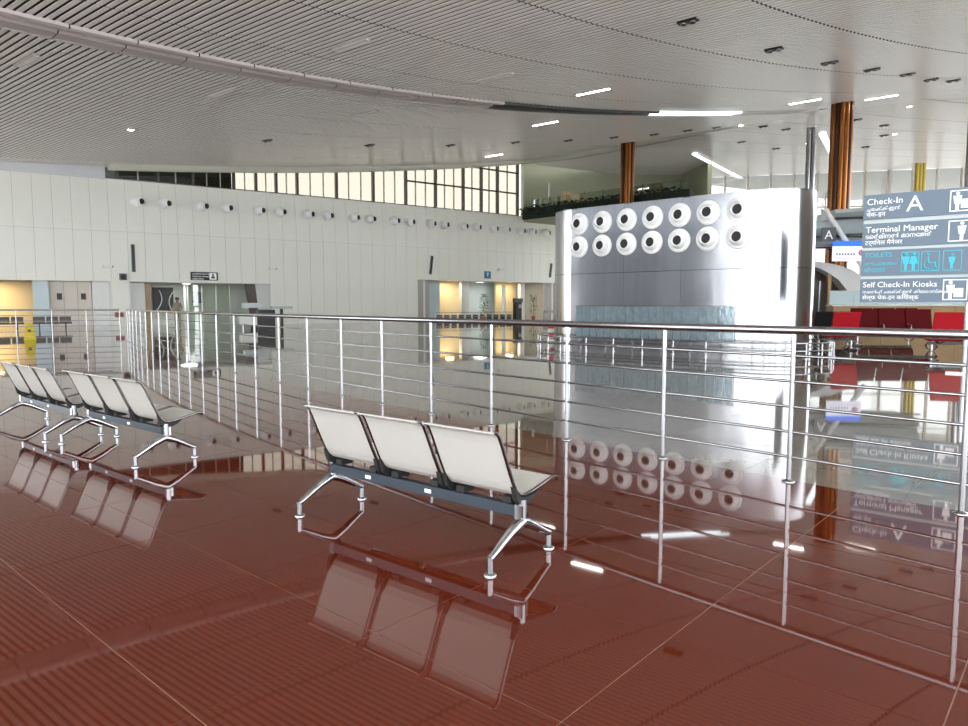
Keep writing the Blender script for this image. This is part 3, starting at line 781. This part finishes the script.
lettering('TOILETS', .14, 'text_cyan', b, .06, -.052, 2.41); lettering('ശൗചാലയം', .11, 'text_cyan', b, .06, -.052, 2.24); lettering('शौचालय', .13, 'text_cyan', b, .06, -.052, 2.09)
for x0 in (.76, 1.12, 1.50): frame_icon(b, x0, x0+.31, 2.10, 2.49, 'text_cyan', .014)
figure(b, .84, 2.30, 'text_cyan', .95); figure(b, .98, 2.30, 'text_cyan', .95, True)
mb = MB().tube([(1.13+.10*math.cos(a), -.056, 2.23+.10*math.sin(a)) for a in [math.pi*(.75+1.4*k/12) for k in range(13)]], .011, 6)
mb.cyl((1.09, -.056, 2.40), (1.11, -.056, 2.26), .012).cyl((1.11, -.056, 2.26), (1.21, -.056, 2.25), .012).cyl((1.21, -.056, 2.25), (1.25, -.056, 2.15), .012)
mb.lathe([(.001, .058), (.025, .058), (.025, .05)], 12, (1.09, 0, 2.435), axis='Y'); mb.build('wheelchair_icon', 'text_cyan', b, (.14, 0, 0))
figure(b, 1.65, 2.28, 'text_cyan', .8)
b = boards[3]
lettering('Self Check-In Kiosks', .165, 'text_white', b, .05, -.052, 1.77); lettering('സെൽഫ് ചെക്ക്-ഇൻ കിയോസ്കുകൾ', .088, 'text_white', b, .05, -.052, 1.64); lettering('सेल्फ चेक-इन कियोस्क', .12, 'text_white', b, .05, -.052, 1.51)
frame_icon(b, 1.53, 1.93, 1.50, 1.90, 'text_white'); figure(b, 1.65, 1.69, 'text_white'); MB().box((1.79, -.056, 1.64), (.16, .006, .18)).build('desk_icon', 'text_white', b)

# ------------------------------------------------------------------ red seats
RP = [(-.30, 1.14), (-.285, 1.135), (-.24, .98), (-.19, .80), (-.14, .60), (-.10, .47), (-.04, .43), (.10, .43), (.30, .45), (.42, .45), (.44, .43)]
def red_bench(label, loc, rz, n, wd=.80, arms=True, colour='red_seat'):
    t = thing('red_bench', label, 'bench', loc, rz)
    L = n*(wd+.06)
    MB().box((L/2, .05, .33), (L, .07, .07)).build('beam', 'black', t)
    for k in range(n):
        x0 = .03+k*(wd+.06)
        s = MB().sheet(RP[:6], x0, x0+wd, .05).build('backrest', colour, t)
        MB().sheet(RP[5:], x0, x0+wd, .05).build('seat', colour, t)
        MB().bar((x0+.12, -.10, .44), (x0+.25, .05, .30), .05, .02).bar((x0+.40, -.10, .44), (x0+.27, .05, .30), .05, .02).build('seat_bracket', 'black', t)
    for k in range(n+1):
        x = k*(wd+.06)
        if arms: MB().tube([(x, -.10, .5), (x, -.10, .64), (x, -.02, .68), (x, .18, .68), (x, .25, .64), (x, .25, .5), (x, .2, .42)], .016, 8).build('armrest', 'chrome', t)
    for x in (.12, L-.12):
        lg = MB().cyl((x, .05, .06), (x, .05, .33), .03).tube([(x, -.30, .03), (x, -.15, .10), (x, .05, .13), (x, .25, .10), (x, .40, .03)], .02, 8).build('leg', 'chrome', t)
        for y in (-.30, .40): MB().cyl((x, y, 0), (x, y, .03), .03).build('foot_pad', 'rubber', lg)
    return t
red_bench('bright red high-backed seat standing alone before the darker seats', (10.50, 21.4, 0), -.05, 1, arms=False).scale = (1, 1, 1.03)
red_bench('bright red high-backed seats seen from behind under the sign boards', (12.12, 19.1, 0), -.25, 3, arms=False).scale = (1, 1, 1.05)
red_bench('row of shaded red seats with chrome loop armrests facing the steel tower', (15.2, 23.6, 0), math.pi-.11, 3, wd=.81, colour='shaded_red_seat').scale = (1, 1, 1.09)
red_bench('row of shaded red seats farthest back against the wooden counter', (15.3, 29.6, 0), -.06, 3, wd=.85, colour='shaded_red_seat').scale = (1, 1, 1.1)
red_bench('black high-backed waiting seats beside the steel tower', (12.35, 26.5, 0), .0, 2, wd=.82, arms=False, colour='black')
# ------------------------------------------------------------------ check-in counter and canopy
ct = thing('check_in_counter', 'long wooden check-in counter with pale blue glass top panel', 'counter', (16.35, 33.2, 0), -.08)
for k in range(6): MB().box((.55+1.1*k, 0, .66), (1.08, .7, 1.32)).build('front_panel', 'wood', ct)
MB().box((3.3, 0, 1.35), (6.7, .8, .06)).build('counter_top', 'white', ct)
for k in range(6): MB().box((.55+1.1*k, .1, 1.72), (1.08, .04, .66)).build('glass_screen', 'pale_blue', ct)
MB().box((6.55, -.45, .95), (.36, .1, 1.4)).build('end_screen', 'black', ct)
cn = thing('check_in_canopy', 'pale grey curved check-in canopy with white arch and slanting white strut', 'canopy', (17.75, 38.6, 0), -.1); cn.scale = (.83, .83, .83)
pts = [(-.9, 4.35), (0, 4.2), (.9, 3.85), (1.7, 3.3), (2.35, 2.5), (2.8, 1.5), (3.0, 0)]
mb = MB(); th = [.25, .4, .6, .85, 1.15, 1.45, 1.7]
n = len(pts)
for y0, y1 in ((-.6, .6),):
    vs = [(x, y, z) for y in (y0, y1) for x, z in pts] + [(min(4.6, x+h*.9), y, min(4.45, z+h*.75)) for y in (y0, y1) for (x, z), h in zip(pts, th)]
    A0, B0, C0, D0 = 0, n, 2*n, 3*n; fs = []
    for i in range(n-1):
        fs += [(A0+i, A0+i+1, B0+i+1, B0+i), (C0+i, D0+i, D0+i+1, C0+i+1), (A0+i, C0+i, C0+i+1, A0+i+1), (B0+i, B0+i+1, D0+i+1, D0+i)]
    fs += [(A0, B0, D0, C0), (A0+n-1, C0+n-1, D0+n-1, B0+n-1)]
    mb.add(vs, fs)
mb.build('arch', 'white', cn)
mb = MB()
for k, (z, x0, x1, hh) in enumerate(((6.45, -.9, 6.5, .9), (5.6, -.9, 6.5, .55), (7.4, .9, 6.5, .5))):
    nseg = 8; vs = []
    for i in range(nseg+1):
        x = x0+(x1-x0)*i/nseg; dz = .25*math.sin(math.pi*.5*i/nseg)
        vs += [(x, -1.6, z-hh/2+dz), (x, -1.9, z+dz), (x, -1.6, z+hh/2+dz), (x, 1.6, z+hh/2+dz), (x, 1.6, z-hh/2+dz)]
    fs = [(i*5+k_, i*5+(k_+1) % 5, (i+1)*5+(k_+1) % 5, (i+1)*5+k_) for i in range(nseg) for k_ in range(5)] + [(4, 3, 2, 1, 0), tuple(nseg*5+k_ for k_ in range(5))]
    MB().add(vs, fs).build('canopy_fin', 'canopy', cn)
    MB().bar((x0, -1.8, z-hh/2-.06), (x1, -1.8, z-hh/2-.06), .3, .08).build('shadow_gap', 'black', cn)
MB().cyl((.05, -2.3, 7.6), (2.9, -2.3, 3.4), .16, n=14).build('strut', 'white', cn)
MB().box((.9, .9, 2.0), (3.2, .1, 4.0)).build('back_panel', 'mullion', cn)
MB().box((.0, -.3, 1.6), (1.3, .8, 3.2)).build('glass_booth', 'slot', cn)
for x in (-.6, -.1, .5): MB().cyl((x, -.75, 0), (x, -.75, 3.2), .05).build('booth_post', 'brushed', cn)
MB().box((1.25, -.2, 1.9), (.22, .3, 3.8)).build('pier', 'wood', cn)
MB().box((-.6, -.3, 4.95), (.9, 1.4, .5)).build('shelf_block', 'backing', cn); MB().box((-.2, -.75, 5.42), (1.6, .3, .12)).build('light_strip', 'sticker', cn)
t = thing('counter_sign', 'dark square sign with white letter A on canopy', 'sign', (17.1, 35.9, 4.58), -.1); t.scale = (.83, .83, .83)
MB().box((.42, 0, .42), (.84, .1, .86)).build('sign_board', 'sign_dark', t); lettering('A', .75, 'text_white', t, .42, -.055, .15, 'CENTER')
MB().cyl((.2, .05, .4), (.2, 1.12, .4), .03).build('arm', 'brushed', t)
t = thing('banner', 'white hanging banner with blue header strip under the letter A sign', 'banner', (17.75, 36.0, 3.60), -.05); t.scale = (.83, .83, .83)
MB().box((1.05, 0, .45), (2.1, .1, .9)).build('panel', 'banner_white', t); MB().box((1.05, 0, 1.06), (2.1, .11, .32)).build('header', 'banner_blue', t)
for k in range(7): MB().box((.25+.17*k, -.055, .42), (.09, .012, .13)).build('letter_mark', 'sign_dark', t)
MB().lathe([(.001, .06), (.2, .06), (.2, .05)], 18, (1.72, 0, .52), axis='Y').build('emblem', 'banner_pink', t)
MB().bar((.1, -.056, .18), (2.0, -.056, .18), .01, .04).build('rule', 'banner_pink', t)
for x in (.4, 1.7): MB().cyl((x, .05, 1.1), (x, 1.2, 1.1), .03).build('bracket', 'brushed', t)
# plants
def plant(label, loc, h, pot, m, n=170, pr=.2, ph=.4):
    t = thing('potted_plant', label, 'plant', loc)
    MB().lathe([(.001, 0), (pr*.7, 0), (pr, ph), (pr*.9, ph), (pr*.85, ph-.05), (.001, ph-.05)], 16).build('pot', pot, t)
    MB().tube([(0, 0, ph-.05), (.02, 0, h*.5), (0, .02, h*.8)], .03, 6).build('stem', 'wood', t)
    mb = MB()
    for k in range(n):
        a = random.uniform(0, 6.28); z = random.uniform(ph+.1, h); r = (h*.16)*random.random()**.6*(1-.4*(z-ph)/(h-ph)); s = random.uniform(.12, .2)*h*.55
        R = Matrix.Rotation(a, 3, 'Z') @ Matrix.Rotation(random.uniform(-.9, .4), 3, 'Y')
        mb.add([R @ Vector((x*s, y*s, zz*s)) + Vector((math.cos(a)*r, math.sin(a)*r, z)) for x, y, zz in ((0, 0, 0), (.5, -.22, .1), (1.1, 0, 0), (.5, .22, .1))], [(0, 1, 2, 3)])
    mb.build('foliage', m, t)
p = wp(-1.3, -2.2); plant('green plant in a reddish pot before the pale blue niche', p, 2.2, 'pot', 'leaf')
p = wp(3.0, -2.2); plant('green plant in a reddish pot beside black kiosk', p, 2.2, 'pot', 'leaf')
plant('dark leafy plant in white pot standing on top of canopy', (17.95, 37.4, 5.80), 1.55, 'white', 'dark_leaf', 40, .22, .6)
# ------------------------------------------------------------------ small things in the far bays
p = wp(1.75, -1.9); t = thing('kiosk', 'tall black self-service kiosk by the far opening', 'kiosk', p, wall_rz(2.9))
MB().box((0, 0, .8), (.6, .45, 1.6)).build('cabinet', 'black', t); MB().box((0, -.05, 1.75), (.9, .3, .35)).build('screen', 'sign_dark', t); MB().box((.1, -.24, 1.25), (.3, .03, .3)).build('keypad', 'backing', t)
t = thing('barrier_rail', 'low white-framed barrier row in front of far niches', 'barrier', wp(-4.5, -1.0), wall_rz(-1))
for k in range(12): MB().cyl((k*.72, 0, 0), (k*.72, 0, .75), .035, n=8).build('post', 'white', t)
for z in (.74, .40): MB().bar((0, 0, z), (11*.72, 0, z), .05, .06).build('rail', 'mullion_light', t)
for k in range(11): MB().box((k*.72+.36, 0, .32), (.5, .03, .45)).build('infill_panel', 'sign_dark', t)
t = thing('barrier_rail', 'low dark barrier at the right end of far opening', 'barrier', wp(4.9, -.9), wall_rz(5))
for k in range(3): MB().cyl((k*.8, 0, 0), (k*.8, 0, .8), .04, n=8).build('post', 'mullion_light', t)
MB().bar((0, 0, .75), (1.6, 0, .75), .08, .25).build('rail', 'backing', t)
# warning post by the tower
t = thing('warning_post', 'short red and white banded warning post beside steel tower', 'post', (2.49, 26.0, 0))
for k, m_ in enumerate(('white', 'red_stripe', 'white', 'red_stripe')): MB().cyl((0, 0, .03+.16*k), (0, 0, .19+.16*k), .10 if k < 3 else .12, n=16).build('band', m_, t)
MB().cyl((0, 0, 0), (0, 0, .03), .2, n=18).build('base_plate', 'white', t)
# security scanner
sc_ = thing('bag_scanner', 'black and white bag scanner standing by the white portal', 'scanner', (-12.6, 40.5, 0), .5)
MB().box((0, 0, .55), (.9, .8, 1.1)).build('housing', 'black', sc_); MB().box((-1.0, 0, .5), (.9, .7, .55)).build('infeed', 'white', sc_)
MB().box((-1.0, 0, .82), (1.0, .6, .06)).build('conveyor', 'rubber', sc_); MB().box((-.75, 0, 1.35), (1.0, .6, .28)).build('hood', 'canopy', sc_); MB().box((.9, 0, 1.22), (1.2, .55, .14)).build('monitor_shelf', 'canopy', sc_)
for x in (-1.3, -.7): MB().cyl((x, -.2, 0), (x, -.2, .3), .04).build('leg', 'brushed', sc_)
MB().box((.9, 0, .6), (.12, .3, 1.2)).build('stand', 'black', sc_)
# yellow floor sign, dark bench
ys = thing('wet_floor_sign', 'yellow folding wet floor sign standing beyond the railing', 'floor sign', (-18.1, 27.9, 0), .5); ys.scale = (.9, .9, .9)
for s in (-1, 1):
    mb = MB().add([(-.22, s*.20, 0), (.22, s*.20, 0), (.15, s*.02, .68), (-.15, s*.02, .68), (-.22, s*.23, 0), (.22, s*.23, 0), (.15, s*.05, .68), (-.15, s*.05, .68)], [(0, 1, 2, 3), (7, 6, 5, 4), (0, 4, 5, 1), (1, 5, 6, 2), (2, 6, 7, 3), (3, 7, 4, 0)])
    mb.build('leaf_panel', 'yellow', ys)
MB().box((0, 0, .70), (.2, .1, .05)).build('hinge_handle', 'yellow', ys)
MB().box((0, -.17, .40), (.12, .01, .10)).build('symbol', 'black', ys)
for x, y, n_, lab in ((-26.6, 36.6, 4, 'dark low waiting bench left of the yellow floor sign'), (-24.3, 38.3, 3, 'dark low waiting bench right of the yellow floor sign by pale blue pillar')):
    t = thing('waiting_bench', lab, 'bench', (x, y, 0), .6)
    for k in range(n_):
        MB().box((k*.62, 0, .42), (.56, .5, .05)).build('seat', 'mullion', t); MB().box((k*.62, .25, .60), (.56, .05, .28)).build('backrest', 'mullion', t)
    MB().box(((n_-1)*.31, .05, .36), (n_*.62, .06, .06)).build('beam', 'mullion', t)
    for k in (0, n_-1): MB().bar((k*.62, -.25, .02), (k*.62, .05, .36), .05, .05).bar((k*.62, .3, .02), (k*.62, .05, .36), .05, .05).build('leg', 'brushed', t)
t = thing('wall_notice', 'small brown notice plate on the white wall near railing corner', 'notice', wp(-23.25, -.08, .75), wall_rz(-23.2))
MB().box((0, 0, 0), (.5, .05, .32)).build('plate', 'red_stripe', t); MB().box((0, -.03, 0), (.42, .01, .24)).build('print', 'mullion', t)

# ------------------------------------------------------------------ person in uniform (one skinned figure)
def person(loc, rz):
    t = thing('person', 'person in khaki uniform and dark cap standing in the entrance', 'person', loc, rz)
    J = {'pelvis': (0, 0, .98, .14), 'waist': (0, 0, 1.12, .135), 'chest': (0, -.01, 1.34, .155), 'neck': (0, 0, 1.50, .055), 'head0': (0, -.02, 1.56, .07), 'head1': (0, -.02, 1.66, .095), 'head2': (0, -.01, 1.74, .07)}
    E = [('pelvis', 'waist'), ('waist', 'chest'), ('chest', 'neck'), ('neck', 'head0'), ('head0', 'head1'), ('head1', 'head2')]
    for s, n_ in ((-1, 'l'), (1, 'r')):
        J.update({n_+'sh': (s*.17, 0, 1.44, .07), n_+'el': (s*.25, .02, 1.17, .05), n_+'wr': (s*.17, -.17, 1.02, .035), n_+'ha': (s*.13, -.24, 1.02, .04),
                  n_+'hip': (s*.09, 0, .92, .105), n_+'kn': (s*.11, -.02, .50, .07), n_+'an': (s*.11, .02, .09, .05), n_+'to': (s*.13, -.14, .04, .04)})
        E += [('chest', n_+'sh'), (n_+'sh', n_+'el'), (n_+'el', n_+'wr'), (n_+'wr', n_+'ha'), ('pelvis', n_+'hip'), (n_+'hip', n_+'kn'), (n_+'kn', n_+'an'), (n_+'an', n_+'to')]
        for f in range(4):
            J[n_+'f%d' % f] = (s*(.10+.022*f), -.31, 1.01-.004*f, .010); E.append((n_+'ha', n_+'f%d' % f))
        J[n_+'th'] = (s*.08, -.26, 1.05, .011); E.append((n_+'ha', n_+'th'))
    ks = list(J); me = bpy.data.meshes.new('body'); me.from_pydata([J[k][:3] for k in ks], [(ks.index(a), ks.index(b)) for a, b in E], [])
    o = put('body', me, t)
    sk = o.modifiers.new('skin', 'SKIN'); o.modifiers.new('sub', 'SUBSURF').levels = 1
    if not me.skin_vertices: me.attributes
    for i, k in enumerate(ks): me.skin_vertices[0].data[i].radius = (J[k][3], J[k][3])
    me.skin_vertices[0].data[0].use_root = True
    dg = bpy.context.evaluated_depsgraph_get(); nm = bpy.data.meshes.new_from_object(o.evaluated_get(dg))
    o.modifiers.clear(); o.data = nm; nm.materials.clear(); nm.materials.append(M['khaki']); nm.materials.append(M['skin']); nm.materials.append(M['black'])
    for p in nm.polygons:
        c = p.center; p.use_smooth = True
        if c.z > 1.49 or c.y < -.19 and c.z > .5: p.material_index = 1
        elif c.z < .12: p.material_index = 2
    MB().lathe([(.105, 1.69), (.115, 1.72), (.11, 1.78), (.06, 1.81), (.001, 1.81)], 18, (0, -.01, 0)).prism([(-.09, -.10), (.09, -.10), (.06, -.2), (-.06, -.2)], 1.69, 1.70).build('cap', 'black', t)
    fc = MB()
    for s in (-1, 1): fc.box((s*.035, -.108, 1.665), (.022, .01, .01))
    fc.build('eyes', 'black', t); MB().box((0, -.118, 1.635), (.02, .03, .04)).build('nose', 'skin', t); MB().box((0, -.10, 1.60), (.045, .012, .008)).build('mouth', 'red_stripe', t)
    MB().lathe([(.142, 1.03), (.142, 1.07)], 18).build('belt', 'black', t)
person((-17.6, 40.3, 0), .5)
